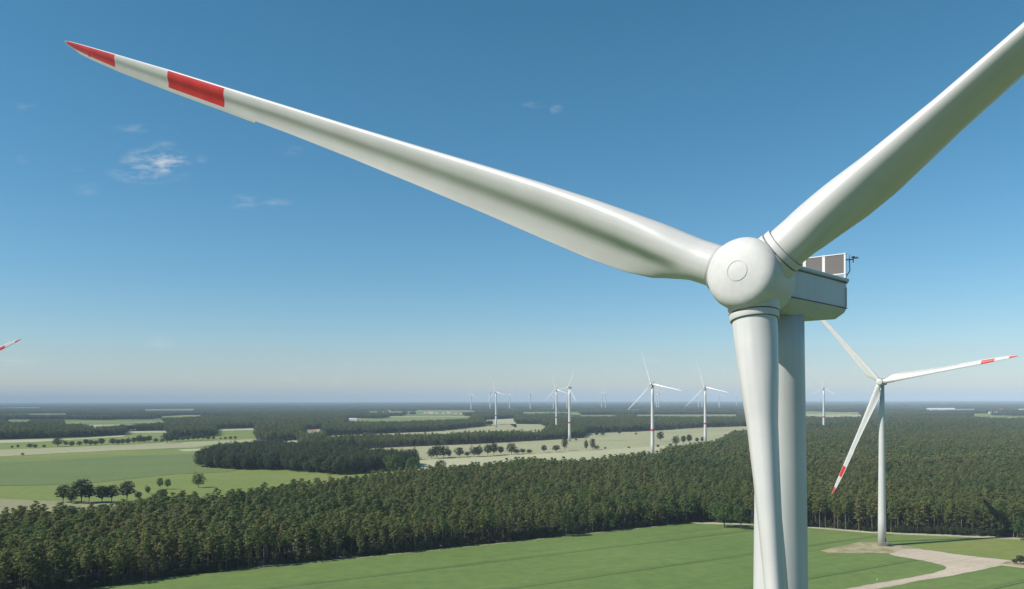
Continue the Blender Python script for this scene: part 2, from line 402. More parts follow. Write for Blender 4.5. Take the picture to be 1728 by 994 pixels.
def turb_px(px, pyb, pyh, label, az, **kw):
    b = gp(px, pyb); hub = H + (HY - unroll(px, pyh)[1]) / F * b.y
    return turbine(b, hub, label, az, **kw)
turb_px(1488, 921, 645, 'white wind turbine on the gravel pad in the green field right of the big tower', 10, steps=True, scl=.92, overhang=4.2, r_base=2.4, pitches=(6, 6, 6))
turb_px(-131, 896, 655, 'wind turbine at the left frame edge, only its red striped blade tip in view', 24, phi=0, scl=1.0, pitches=(6, 6, 6))
GF = 'distant white wind turbines on the horizon'
turb_px(1101, 768, 648, 'largest of the distant turbines, its red banded tower standing behind the pine forest edge', 108, banded=True, plain=True, r_base=3.1, r_top=2.0, scl=.72)
turb_px(1190, 748, 653, 'distant turbine with red tower band, nearest to the left of the big tower', 107, banded=True, plain=True, r_base=3.1, r_top=2.0, scl=.70)
turb_px(961, 745, 654, 'distant turbine with a red tower band in the beige field, right of a close pair', 68, banded=True, plain=True, r_base=3.1, r_top=2.0, scl=.5)
turb_px(939, 728, 657, 'distant turbine with a red tower band, left and farther of a close pair', 104, banded=True, plain=True, r_base=3.1, r_top=2.0, scl=.6)
turb_px(837, 722, 661, 'distant white turbine on the pale strip, leftmost of those with a thick tower', 106, banded=True, plain=True, r_base=3.1, r_top=2.0, scl=.6)
turb_px(1390, 728, 655, 'distant red banded white turbine between the big tower and the turbine on the gravel pad', 92, banded=True, plain=True, r_base=3.1, r_top=2.0, scl=.5)
for (px, yb, yh, az, w) in [(795, 693, 664, 90, 'leftmost of the tiny far turbines on the horizon'), (827, 692.5, 661, 40, 'tiny far turbine just left of the leftmost thick towered turbine'),
        (860, 692, 664, 75, 'tiny far turbine right of the leftmost thick towered turbine'), (895, 692, 664, 20, 'tiny far turbine alone halfway between two banded ones'),
        (934, 691.5, 667, 60, 'tiny far turbine just left of the close banded pair'), (957, 691.5, 668, 100, 'tiny far turbine hidden close behind the banded pair'),
        (1015.5, 691, 661, 110, 'tiny far turbine, left one of the twin towers right of the banded pair'), (1021.5, 690.5, 665, 35, 'tiny far turbine, right one of the twin towers right of the banded pair'),
        (1108, 690.5, 663, 80, 'tiny far turbine just right of the tallest distant turbine, left of two'), (1112, 690.5, 663, 15, 'tiny far turbine right of the tallest distant turbine, right of two'),
        (1179, 689.5, 667, 55, 'tiny far turbine just left of the second red banded tower'), (1185, 689.5, 669, 95, 'tiny far turbine touching the second red banded tower'),
        (1214, 690, 665, 100, 'tiny far turbine right of the second red banded tower'), (1243, 687.5, 668, 30, 'tiny far turbine right beside the blade of the big turbine'),
        (512, 685.5, 677, 85, 'tiniest far turbine, alone on the horizon left of all the others')]:
    turb_px(px, yb, yh, w, az, plain=True, scl=(.9 if px > 600 else .6), r_base=4.6 if px > 600 else 2.5, r_top=3.4 if px > 600 else 2.0)

# ------------------------------------------------------------------ ground
def ground_mat():
    m, n, l, b = new_mat('woodland_ground'); p = pos_node(n)
    f1 = noise(n, l, .02, 6, p); f2 = noise(n, l, .25, 4, p)
    c = mixrgb(n, l, .4, ramp(n, l, f1, [(.35, (.035, .045, .018)), (.65, (.06, .075, .03))]), ramp(n, l, f2, [(.35, (.03, .035, .015)), (.65, (.07, .08, .035))]))
    l.new(c, b.inputs['Base Color']); b.inputs['Roughness'].default_value = .95; return m
def field_mat(name, c0, c1, c2, s1=.006, s2=.12, streak=None, lines=False):
    m, n, l, b = new_mat(name); p = pos_node(n)
    f1 = noise(n, l, s1, 5, p); f2 = noise(n, l, s2, 6, p, .7); f4 = noise(n, l, 1.3, 3, p, .7)
    c = ramp(n, l, f1, [(.32, c0), (.5, c1), (.68, c2)])
    c = mixrgb(n, l, 1.0, c, ramp(n, l, f2, [(.3, (.86, .86, .86)), (.7, (1.13, 1.13, 1.1))]), 'MULTIPLY')
    c = mixrgb(n, l, 1.0, c, ramp(n, l, f4, [(.3, (.9, .9, .9)), (.7, (1.08, 1.08, 1.08))]), 'MULTIPLY')
    # stretched streaks along the working direction
    ang = R(31.8) if streak is None else R(streak)
    mp = n.new('ShaderNodeMapping'); mp.vector_type = 'POINT'; mp.inputs['Rotation'].default_value = (0, 0, -ang); l.new(p, mp.inputs[0])
    mp2 = n.new('ShaderNodeMapping'); mp2.inputs['Scale'].default_value = (.006, .35, 1); l.new(mp.outputs[0], mp2.inputs[0])
    f3 = noise(n, l, 1.0, 4, mp2.outputs[0])
    c = mixrgb(n, l, 1.0, c, ramp(n, l, f3, [(.35, (.93, .94, .92)), (.65, (1.06, 1.05, 1.06))]), 'MULTIPLY')
    if lines:
        s = n.new('ShaderNodeSeparateXYZ'); l.new(mp.outputs[0], s.inputs[0])
        # rotated y; wheel tracks every 59 m with a finer pair inside
        wob = M_('MULTIPLY', noise(n, l, .03, 2, p), .9, nodes=n, links=l)
        y = M_('ADD', s.outputs[1], wob, nodes=n, links=l)
        y0 = 452 * math.cos(R(31.8)) + .45
        for (per, off, wd, dk) in ((59.2, 0, .75, .50), (59.2, 2.4, .45, .72), (14.8, 4, .35, .90)):
            q = M_('ABSOLUTE', M_('SUBTRACT', M_('FRACT', M_('ADD', M_('DIVIDE', M_('SUBTRACT', y, y0 + off, nodes=n, links=l), per, nodes=n, links=l), 40.5, nodes=n, links=l), nodes=n, links=l), .5, nodes=n, links=l), nodes=n, links=l)
            k = M_('LESS_THAN', q, wd / per, nodes=n, links=l)
            c = mixrgb(n, l, k, c, mixrgb(n, l, 1.0, c, (dk, dk, dk), 'MULTIPLY'))
    l.new(c, b.inputs['Base Color']); b.inputs['Roughness'].default_value = .95
    b.inputs['Specular IOR Level'].default_value = .15
    return m
green = field_mat('green_crop', (.110, .168, .044), (.124, .183, .052), (.142, .198, .058), lines=True)
lush = field_mat('light_grass', (.145, .190, .048), (.170, .208, .058), (.195, .220, .068), streak=5)
dkgreen = field_mat('dark_green_crop', (.115, .160, .056), (.128, .172, .060), (.14, .182, .066), streak=6)
beige = field_mat('ripening_grain', (.29, .29, .165), (.32, .315, .18), (.35, .34, .20), streak=10)
pale = field_mat('pale_stubble', (.33, .34, .20), (.37, .37, .23), (.41, .40, .26), streak=8)
dry = field_mat('dry_meadow', (.22, .22, .12), (.26, .25, .14), (.30, .28, .16), streak=5)
sand = field_mat('sandy_track_soil', (.34, .32, .23), (.40, .37, .27), (.46, .42, .32), .05, .5)
gravel = field_mat('pink_gravel', (.40, .335, .26), (.46, .385, .30), (.50, .425, .335), .03, .6)
def weeds(m, amt=.60):
    n, l = m.node_tree.nodes, m.node_tree.links; b = n['Principled BSDF']; src = b.inputs['Base Color'].links[0].from_socket; p = pos_node(n)
    k = ramp(n, l, noise(n, l, .11, 8, p, .75), [(amt, (0, 0, 0)), (amt + .08, (.75, .75, .75))])
    l.new(mixrgb(n, l, k, src, (.16, .17, .07)), b.inputs['Base Color'])
weeds(gravel, .60); weeds(sand, .54)
soil = field_mat('bare_soil_grass', (.22, .21, .10), (.34, .29, .18), (.40, .34, .23), .05, .25); weeds(soil, .50)

me = mesh('ground', [(-42000, -2500, 0), (42000, -2500, 0), (42000, 34500, 0), (-42000, 34500, 0)], [(0, 1, 2, 3)])
tag(link('ground', me, None, ground_mat()), kind='structure')
_layer = [0]
def sheet(name, pts, mat, z, kind='structure', jag=0, label=None, cat=None):
    P = [gp(*p) if len(p) == 2 else Vector(p) for p in pts]
    if jag:
        Q = []; rnd = random.Random(len(P))
        for a, b_ in zip(P, P[1:] + P[:1]):
            L = (b_ - a).length; K = max(1, min(60, int(L / jag)))
            nrm = Vector((-(b_ - a).y, (b_ - a).x, 0)).normalized()
            for k in range(K): Q.append(a.lerp(b_, k / K) + nrm * rnd.uniform(-.12, .12) * jag * (1 if k else 0))
        P = Q
    v = [(p.x, p.y, z) for p in P]
    bm = bmesh.new(); vv = [bm.verts.new(p) for p in v]; fc = bm.faces.new(vv)
    bmesh.ops.triangulate(bm, faces=[fc]); bmesh.ops.recalc_face_normals(bm, faces=bm.faces)
    if bm.faces[:][0].normal.z < 0: bmesh.ops.reverse_faces(bm, faces=bm.faces)
    me = bpy.data.meshes.new(name); bm.to_mesh(me); bm.free()
    return tag(link(name, me, None, mat), label, cat, kind=kind), [(p.x, p.y) for p in P]

FIELDS = []
# near green field: straight edge on the left, bending at (1180, 880)
EDGE = [(-200, 1046), (0, 1016), (150, 994), (300, 973), (432, 957.5), (600, 941), (862, 914), (1010, 898), (1180, 880.5), (1374, 890), (1467, 898), (1590, 903), (1710, 908), (1900, 916), (2300, 940)]
near = [gp(*p) for p in EDGE]
nf_poly = [(p.x, p.y, 0) for p in near] + [(420, 60, 0), (420, -200, 0), (-300, -200, 0), (-300, 150, 0)]
_, P = sheet('crop_field', nf_poly, green, .03, jag=8); FIELDS.append(P)
# sandy headland strip on the right part of the edge
tr = [(1172, 880.5), (1265, 884), (1374, 889.5), (1467, 897), (1590, 902), (1710, 906.5), (1900, 914), (1900, 918), (1710, 910), (1590, 905), (1467, 899.7), (1374, 891.8), (1265, 886), (1180, 884), (1168, 883.5)]
sheet('track', tr, sand, .07, jag=3)
sheet('farm_track', [(430, 957.5), (600, 941.2), (862, 914.2), (1010, 898.2), (1172, 881), (1172, 882), (1010, 899.3), (862, 915.5), (600, 942.6), (430, 959)], dry, .07, jag=4)
Z = lambda x, y: (1328 + x / 4.32, 794 + y / 4.32)
sheet('pad', [Z(*p) for p in [(240, 585), (340, 560), (440, 540), (540, 520), (640, 520), (720, 535), (830, 545), (905, 558), (990, 575), (900, 600), (800, 612), (760, 608), (640, 600), (440, 602), (300, 600)]], soil, .06, jag=2)
sheet('road', [Z(*p) for p in [(740, 608), (800, 590), (880, 572), (990, 578), (1100, 590), (1240, 612), (1420, 635), (1640, 655), (1728, 668), (2200, 760), (2200, 800), (1728, 712), (1560, 692), (1400, 727), (1200, 768), (960, 803), (800, 838), (650, 866), (480, 900), (250, 900), (430, 864), (650, 823), (900, 782), (1080, 745), (1150, 722), (1160, 705), (1120, 688), (1020, 664), (900, 642), (780, 622)]], gravel, .10, jag=3)
sheet('verge', [Z(*p) for p in [(1640, 650), (1728, 660), (2200, 745), (2200, 790), (1728, 705), (1560, 680)]], soil, .14, jag=3)
sheet('green_strip', [Z(*p) for p in [(760, 548), (1000, 540), (1300, 515), (1640, 488), (1700, 492), (2200, 520), (2200, 740), (1728, 665), (1640, 650), (1420, 632), (1240, 609), (1100, 587), (985, 572), (905, 556), (830, 545)]], lush, .05, jag=4)
sheet('green_strip', [(470, 1000), (470, 995), (500, 989), (535, 986), (568, 983), (562, 986.5), (530, 992), (510, 997), (505, 1000)], dkgreen, .08, jag=2)  # thin strip of darker green laid over the near crop

A = [(-400, 935), (0, lift(855)), (100, lift(853)), (200, lift(848)), (262, lift(834)), (330, lift(833)), (432, lift(822)), (490, lift(812)), (545, lift(806)), (600, lift(797)),
     (700, lift(786)), (780, lift(784)), (900, lift(773)), (960, lift(776)), (1060, lift(766)), (1112, lift(763)), (1130, lift(755)), (1200, lift(746)), (1240, lift(727)), (1265, 738), (1345, 727), (1345, 719),
     (1260, 719.5), (1180, 722), (1120, 726), (1060, 729), (990, 731.5), (985, 739), (900, 744), (812, 749), (620, 757), (520, 757), (500, 750), (432, 744), (432, 722.5), (366, 724.5), (363, 736), (290, 738), (281, 727), (212, 728), (209, 734), (130, 738), (0, 742), (-400, 752)]
_, P = sheet('meadow', A, lush, .05, jag=20); FIELDS.append(P)
sheet('crop_field', [(-400, 815), (-400, 785), (0, 781), (80, 778), (160, 773), (260, 768), (330, 766), (332, 790), (400, 794), (380, 797), (300, 800), (240, 806), (160, 815), (100, 818), (0, 820)], dkgreen, .30, jag=15)
sheet('dry_strip', [(-400, 868), (0, 842), (60, 845), (120, 847), (230, 846), (262, 876), (200, 905), (0, 925), (-400, 960)], dry, .30, jag=15)
sheet('dry_strip', [(-400, 775), (0, 770.5), (100, 765), (200, 760), (330, 755.5), (366, 749), (432, 745), (432, 741), (366, 744), (250, 748), (150, 753), (60, 757), (0, 759), (-400, 765)], beige, .30, jag=20)
sheet('pale_strip', [(-400, 746), (0, 743), (130, 740), (210, 735), (210, 737), (130, 742), (60, 746), (0, 748), (-400, 753)], pale, .30, jag=20)
sheet('pale_strip', [(300, 759), (380, 755), (432, 753), (432, 757), (380, 760), (310, 762)], pale, .30, jag=20)
sheet('pale_strip', [(212, 728), (281, 727), (281, 730.5), (212, 731)], pale, .30, jag=30)
sheet('pale_strip', [(366, 724.5), (432, 722.5), (432, 726), (366, 727.5)], pale, .30, jag=30)
sheet('grain_field', [(600, 758), (620, 757), (812, 749), (900, 744), (985, 739), (990, 731.5), (1060, 729), (1120, 726), (1180, 722), (1260, 719.5), (1345, 719), (1345, 727), (1265, 738), (1240, lift(727)), (1200, lift(746)), (1130, lift(755)),
       (1112, lift(763)), (1060, lift(766)), (960, lift(776)), (900, lift(773)), (780, lift(784)), (705, lift(786)), (705, 775), (640, 770)], beige, .35, jag=20)
sheet('pale_strip', [(705, 778), (830, 771), (960, 764), (1110, 753), (1190, 748), (1190, 752), (1110, 762), (1000, 775), (900, 790), (780, 800), (712, 805)], pale, .55, jag=20)
for pts, mt in [([(550, 752), (620, 746), (735, lift(731)), (812, lift(727)), (912, lift(725)), (930, 725), (912, 716), (850, 715.5), (812, 720), (740, 728), (620, 733), (550, 735.5)], beige),
                ([(585, 705.5), (640, 706.5), (680, 702), (765, 700.5), (800, 703), (790, lift(706)), (680, lift(710)), (640, lift(710.5)), (585, lift(710))], lush),
                ([(106, lift(716)), (135, 724), (150, 730), (160, 729), (152, lift(720)), (215, lift(715.5)), (282, lift(711)), (300, lift(709)), (260, 708.5), (170, 710.5), (108, 713)], beige),
                ([(10, 709), (50, 709), (50, lift(711)), (10, lift(711))], lush),
                ([(418, 748), (500, 743), (512, 747), (500, 757), (420, 757)], pale),
                ([(512, 726), (545, 724), (545, lift(728)), (512, lift(729))], pale),
                ([(815, 709), (870, 706), (872, lift(712)), (860, 716), (818, 718)], pale),
                ([(960, 700.5), (1040, 700), (1040, lift(702)), (960, lift(702.5))], lush),
                ([(1072, 700), (1245, 699.5), (1245, lift(702)), (1150, lift(702.5)), (1072, lift(701.5))], dry),
                ([(1355, 699.5), (1415, 699.5), (1455, 700.5), (1455, lift(702.5)), (1400, lift(703.5)), (1355, lift(702))], pale),
                ([(1355, 725.5), (1405, 725), (1405, 729), (1355, 729.5)], beige),
                ([(1640, 701), (1728, 702.5), (1800, 702.5), (1800, lift(705)), (1700, lift(705)), (1640, lift(703))], lush),
                ([(880, 695.5), (980, 695), (980, lift(696)), (880, lift(696.5))], lush),
                ([(1560, 690.5), (1650, 690), (1650, lift(692)), (1560, lift(692.5))], dry),
                ([(700, 692), (800, 692), (800, lift(695)), (700, lift(695.5))], lush),
                ([(240, 690.5), (330, 690), (330, lift(691.2)), (240, lift(691.5))], dry)]:
    _, P = sheet('clearing', pts, mt, .4, jag=25); FIELDS.append(P)

rc = random.Random(31)
for k in range(85):
    d = 3200 * (12000 / 3200) ** rc.random(); x = rc.uniform(-.66, .66) * d
    if 430 < CX + F * x / d < 1250 and d < 4200: continue
    w = rc.uniform(140, 620) * (d / 5000) ** .5; dp = rc.uniform(90, 260) * (d / 4000); sk = rc.uniform(-.25, .25)
    pts = [(x + a * w + rc.uniform(-.1, .1) * w, d + b * dp + a * w * sk + rc.uniform(-.15, .15) * dp, 0) for a, b in ((-1, -1), (-.2, -1.1), (1, -.9), (1.05, .8), (.1, 1.1), (-.95, 1))]
    _, P = sheet('clearing', pts, rc.choice([beige, lush, dkgreen, dkgreen, dry]), .4 + .002 * k, jag=60); FIELDS.append(P)
def inside_np(X, Y, P):
    c = np.zeros(len(X), bool); j = len(P) - 1
    for i in range(len(P)):
        xi, yi = P[i]; xj, yj = P[j]
        if yi != yj:
            m = ((yi > Y) != (yj > Y)) & (X < (xj - xi) * (Y - yi) / (yj - yi) + xi); c ^= m
        j = i
    return c

# ------------------------------------------------------------------ tree prototypes
def leaf_mat(name, stops, spread=.5):
    m, n, l, b = new_mat(name)
    oi = n.new('ShaderNodeObjectInfo').outputs['Random']
    p = pos_node(n); big = noise(n, l, .008, 3, p)
    k = M_('ADD', M_('MULTIPLY', oi, spread, nodes=n, links=l), M_('MULTIPLY', M_('SUBTRACT', big, .5, nodes=n, links=l), 2.2, nodes=n, links=l), nodes=n, links=l)
    k = M_('ADD', k, .25, nodes=n, links=l)
    at = n.new('ShaderNodeAttribute'); at.attribute_name = 'tone'
    c = ramp(n, l, k, stops)
    c = mixrgb(n, l, 1.0, c, ramp(n, l, at.outputs['Fac'], [(0, (.74, .76, .74)), (1, (1.28, 1.26, 1.2))]), 'MULTIPLY')
    l.new(c, b.inputs['Base Color']); b.inputs['Roughness'].default_value = .7; b.inputs['Specular IOR Level'].default_value = .15
    tr_ = n.new('ShaderNodeBsdfTranslucent'); l.new(c, tr_.inputs[0]); mx = n.new('ShaderNodeMixShader'); mx.inputs[0].default_value = .48
    l.new(b.outputs[0], mx.inputs[1]); l.new(tr_.outputs[0], mx.inputs[2]); l.new(mx.outputs[0], n['Material Output'].inputs['Surface'])
    return m
pine_leaf = leaf_mat('pine_needles', [(0, (.096, .140, .050)), (.35, (.126, .170, .055)), (.65, (.152, .188, .062)), (1, (.188, .194, .076))], .8)
broad_leaf = leaf_mat('broad_leaves', [(0, (.065, .110, .036)), (.5, (.085, .140, .042)), (1, (.11, .17, .05))])
dark_leaf = leaf_mat('dark_tree_leaves', [(0, (.048, .070, .034)), (.5, (.068, .092, .042)), (1, (.09, .105, .055))])
far_leaf = leaf_mat('far_wood_leaves', [(0, (.064, .092, .046)), (.5, (.100, .130, .058)), (1, (.145, .165, .072))], .6)
def bark_mat(name, a, b_):
    m, n, l, b = new_mat(name); t = n.new('ShaderNodeTexCoord').outputs['Object']
    mp = n.new('ShaderNodeMapping'); mp.inputs['Scale'].default_value = (3, 3, .5); l.new(t, mp.inputs[0])
    l.new(ramp(n, l, noise(n, l, 1, 4, mp.outputs[0]), [(.35, a), (.65, b_)]), b.inputs['Base Color']); b.inputs['Roughness'].default_value = .9; return m
pine_bark = bark_mat('pine_bark', (.10, .085, .07), (.24, .20, .165))
oak_bark = bark_mat('oak_bark', (.07, .06, .045), (.14, .12, .09))

def leafset(rnd, clumps, per, size, up=.35, squash=.75):
    up += .45
    """small leaf-spray quads spread around clump centres; returns verts, faces, tones"""
    v, f, tn = [], [], []
    for (c, r) in clumps:
        tone = rnd.random()
        for _ in range(per):
            d = Vector((rnd.gauss(0, 1), rnd.gauss(0, 1), rnd.gauss(0, 1))).normalized()
            if d.z < -.3: d.z *= .4
            p = Vector(c) + Vector((d.x, d.y, d.z * squash)) * r * rnd.uniform(.55, 1.05)
            nn = (d + Vector((0, 0, up)) + Vector((rnd.uniform(-.4, .4), rnd.uniform(-.4, .4), rnd.uniform(-.4, .4)))).normalized()
            a = nn.orthogonal().normalized(); a = Matrix.Rotation(rnd.uniform(0, 6.28), 3, nn) @ a; b = nn.cross(a)
            s = size * rnd.uniform(.6, 1.25); w = s * rnd.uniform(.75, 1.05); k = len(v)
            v += [p - a * s - b * w * .3, p + b * w * -.8, p + a * s + b * w * .1, p + b * w * .9]
            f.append([k, k + 1, k + 2, k + 3]); tn += [max(0, min(1, tone * .7 + rnd.random() * .3))] * 4
    return v, f, tn
def with_tone(me, tn, total):
    at = me.attributes.new('tone', 'FLOAT', 'POINT'); at.data.foreach_set('value', list(tn) + [.5] * (total - len(tn)))
def pine_parts(seed, low=.5, lod=1.0, h=20.0):
    rnd = random.Random(seed); cl = []
    n = int(20 * (1 if lod >= 1 else .55))
    sx, sy = rnd.uniform(-.5, .5), rnd.uniform(-.5, .5)
    for i in range(n):
        u = (i + rnd.random()) / n; z = h * (low + (1 - low) * u * .95)
        rr = 2.7 * (1 - max(0, (u - .45) / .55) ** 1.8 * .75) * (.55 + .45 * min(1, u / .2)) * rnd.uniform(.3, 1)
        a = i * 2.4 + rnd.uniform(-.5, .5)
        cl.append(((math.cos(a) * rr + sx * u, math.sin(a) * rr + sy * u, z), rnd.uniform(.95, 1.5) * (1.0 - .2 * u)))
    cl.append(((sx, sy, h * .955), .95))
    cv = leafset(rnd, cl, int(30 * lod), .36 if lod >= 1 else .72, .3)
    tv, tf = [], []
    tube(tv, tf, (0, 0, -.2), (sx * .5, sy * .5, h * .6), .19, .13, 6, False); tube(tv, tf, (sx * .5, sy * .5, h * .6), (sx, sy, h * .95), .13, .03, 5, False)
    for k in range(7):
        a = rnd.uniform(0, 6.28); z = h * rnd.uniform(.3, .8); L = rnd.uniform(1, 2)
        tube(tv, tf, (sx * .5, sy * .5, z), (sx * .5 + math.cos(a) * L, sy * .5 + math.sin(a) * L, z + rnd.uniform(-.3, .5)), .05, .015, 4, False)
    return cv, (tv, tf)
def broad_parts(seed, h=16.0, w=5.5, low=.22, per=40, dens=1.35, size=.5):
    rnd = random.Random(seed); cl = []; c0 = h * (low + (1 - low) * .52); hz = h * (1 - low) * .5
    n = int(34 * dens)
    lob = [(rnd.uniform(0, 6.28), rnd.uniform(.75, 1.1)) for _ in range(4)]
    for i in range(n):
        z = 1 - 2 * (i + .5) / n; a = i * 2.399 + rnd.uniform(-.35, .35); q = math.sqrt(max(0, 1 - z * z))
        k = rnd.uniform(.6, .95) * (1 + .16 * math.sin(2 * a + lob[0][0]) + .12 * math.sin(3 * a + lob[1][0] + z * 2))
        cl.append(((math.cos(a) * q * w * k, math.sin(a) * q * w * k, c0 + z * hz * k * (1 if z > 0 else .85)), w * rnd.uniform(.26, .42)))
    for i in range(int(8 * dens)): cl.append(((rnd.uniform(-.4, .4) * w, rnd.uniform(-.4, .4) * w, c0 + rnd.uniform(-.4, .5) * hz), w * .3))
    cv = leafset(rnd, cl, per, size, .3, .85)
    tv, tf = [], []; rt = h * .022
    tube(tv, tf, (0, 0, -.2), (0, 0, h * low * 1.4), rt, rt * .75, 7, False)
    for k in range(6):
        a = k * 1.05 + rnd.uniform(-.3, .3); tube(tv, tf, (0, 0, h * low * (.9 + .1 * k)), (math.cos(a) * w * .6, math.sin(a) * w * .6, c0 + hz * rnd.uniform(-.1, .5)), rt * .55, rt * .12, 5, False)
    return cv, (tv, tf)
def crown_mesh(name, cv, mat):
    v, f, tn = cv; me = mesh(name, v, f); with_tone(me, tn, len(v)); me.materials.append(mat); return me
def trunk_mesh(name, tr, mat):
    me = mesh(name, *tr); me.materials.append(mat); me.shade_smooth(); return me
def merged(name, cv, tr, leaf, bark):
    v, f, tn = cv; tv, tf = tr; k = len(v)
    me = mesh(name, list(v) + list(tv), list(f) + [[i + k for i in q] for q in tf]); with_tone(me, tn, len(v) + len(tv))
    me.materials.append(leaf); me.materials.append(bark)
    mi = [0] * len(f) + [1] * len(tf); me.polygons.foreach_set('material_index', mi); return me

PINES = [pine_parts(s, low) for s, low in ((1, .52), (2, .46), (3, .55), (4, .42), (5, .5))]
EDGEP = [pine_parts(s, low) for s, low in ((11, .22), (12, .30), (13, .26), (14, .36))]
BROAD = [broad_parts(s, 16, w, lo) for s, w, lo in ((21, 6.4, .12), (22, 6.0, .18), (23, 7.0, .1))]
PINE_C = [crown_mesh('pine_crown', p[0], pine_leaf) for p in PINES + EDGEP]; PINE_T = [trunk_mesh('pine_trunk', p[1], pine_bark) for p in PINES + EDGEP]
BROAD_C = [crown_mesh('broad_crown', p[0], dark_leaf) for p in BROAD]; BROAD_L = [crown_mesh('light_crown', p[0], broad_leaf) for p in BROAD]
BROAD_T = [trunk_mesh('broad_trunk', p[1], oak_bark) for p in BROAD]

def variant_collection(name, meshes):
    c = bpy.data.collections.new(name)              # never linked to the scene: only a library of crowns for the wood objects
    for i, m_ in enumerate(meshes):
        o = bpy.data.objects.new('%s_%02d' % (name, i), m_); c.objects.link(o)
    return c
lod = [pine_parts(s, .5, .45) for s in (31, 32, 33)]
LOW_P = [merged('mid_pine', c, t, pine_leaf, pine_bark) for c, t in lod]
lodb = [broad_parts(s, 17, 4.6, .12, 12, .6, 1.0) for s in (41, 42, 43)]
LOW_B = [merged('mid_broad', c, t, dark_leaf, oak_bark) for c, t in lodb]
def clump(seed, size, n, per, leaf, h=18, rr=3.0):
    rnd = random.Random(seed); cl = []
    for i in range(n):
        x, y = rnd.uniform(-.5, .5) * size, rnd.uniform(-.5, .5) * size
        hh = h * rnd.uniform(.72, 1.05)
        cl.append(((x, y, hh - rr), rr * rnd.uniform(.8, 1.25))); cl.append(((x, y, hh - rr * 2.6), rr * 1.1)); cl.append(((x, y, hh * .35), rr * 1.1))
    v, f, tn = leafset(rnd, cl, per, leaf, .3, 1.0); me = mesh('wood_clump', v, f); with_tone(me, tn, len(v)); me.materials.append(far_leaf); return me
CL_A = [clump(s, 32, 34, 7, 2.0) for s in (51, 52, 53)]
CL_B = [clump(s, 130, 90, 6, 7.0, 19, 7) for s in (61, 62, 63)]

def scatter(name, pts, scales, colln, label, cat, nvar, seed=0, kind='stuff', zs=None):
    rs = np.random.default_rng(seed); N = len(pts)
    me = bpy.data.meshes.new(name); me.vertices.add(N)
    co = np.zeros((N, 3)); co[:, :2] = pts; me.vertices.foreach_set('co', co.ravel().astype(np.float32))
    a = me.attributes.new('rot', 'FLOAT', 'POINT'); a.data.foreach_set('value', rs.uniform(0, 6.28, N).astype(np.float32))
    a = me.attributes.new('scl', 'FLOAT_VECTOR', 'POINT'); s3 = np.stack([scales * rs.uniform(.85, 1.2, N), scales * rs.uniform(.85, 1.2, N), (zs if zs is not None else scales)], 1); a.data.foreach_set('vector', s3.ravel().astype(np.float32))
    a = me.attributes.new('var', 'INT', 'POINT'); a.data.foreach_set('value', rs.integers(0, nvar, N).astype(np.int32))
    o = bpy.data.objects.new(name, me); col.objects.link(o); tag(o, label, cat, kind=kind)
    ng = bpy.data.node_groups.new(name + '_nodes', 'GeometryNodeTree')
    ng.interface.new_socket('Geometry', in_out='INPUT', socket_type='NodeSocketGeometry'); ng.interface.new_socket('Geometry', in_out='OUTPUT', socket_type='NodeSocketGeometry')
    n, l = ng.nodes, ng.links
    gi, go = n.new('NodeGroupInput'), n.new('NodeGroupOutput')
    ip = n.new('GeometryNodeInstanceOnPoints'); ci = n.new('GeometryNodeCollectionInfo'); ci.inputs[0].default_value = colln
    ci.inputs['Separate Children'].default_value = True; ci.inputs['Reset Children'].default_value = True
    def attr(nm, dt):
        t = n.new('GeometryNodeInputNamedAttribute'); t.data_type = dt; t.inputs[0].default_value = nm; return t.outputs['Attribute']
    cx = n.new('ShaderNodeCombineXYZ'); l.new(attr('rot', 'FLOAT'), cx.inputs[2])
    l.new(gi.outputs[0], ip.inputs['Points']); l.new(ci.outputs[0], ip.inputs['Instance']); ip.inputs['Pick Instance'].default_value = True
    l.new(attr('var', 'INT'), ip.inputs['Instance Index']); l.new(cx.outputs[0], ip.inputs['Rotation']); l.new(attr('scl', 'FLOAT_VECTOR'), ip.inputs['Scale'])
    l.new(ip.outputs[0], go.inputs[0])
    md = o.modifiers.new('trees', 'NODES'); md.node_group = ng
    return o

def jgrid(y0, y1, step, half=.70, seed=0, jit=.42):
    rs = np.random.default_rng(seed); xs = np.arange(-y1 * half, y1 * half, step); ys = np.arange(y0, y1, step)
    X, Y = np.meshgrid(xs, ys); X = X + rs.uniform(-jit, jit, X.shape) * step; Y = Y + rs.uniform(-jit, jit, Y.shape) * step
    X, Y = X.ravel(), Y.ravel(); k = (np.abs(X) < Y * half + 60) & (Y > 40); return X[k], Y[k]
def in_any(X, Y, polys):
    m = np.zeros(len(X), bool)
    for P in polys: m |= inside_np(X, Y, P)
    return m
COPSE = [(gp(*p).x, gp(*p).y) for p in [(330, 787), (345, 790), (400, 793), (480, 794), (540, 800), (570, 802), (600, 800), (640, 795), (690, 792), (705, 788), (690, 783), (640, 777), (600, 772), (540, 766), (480, 762), (430, 762), (390, 766), (350, 776)]]
NO_RIDE = FIELDS
# near and middle forest
X, Y = jgrid(300, 1850, 5.3, .72, 3, .5)
m = ~in_any(X, Y, FIELDS)
yedge = np.interp(X, [p.x for p in near], [p.y for p in near]); m &= (Y > yedge + 1.0)
X, Y = X[m], Y[m]
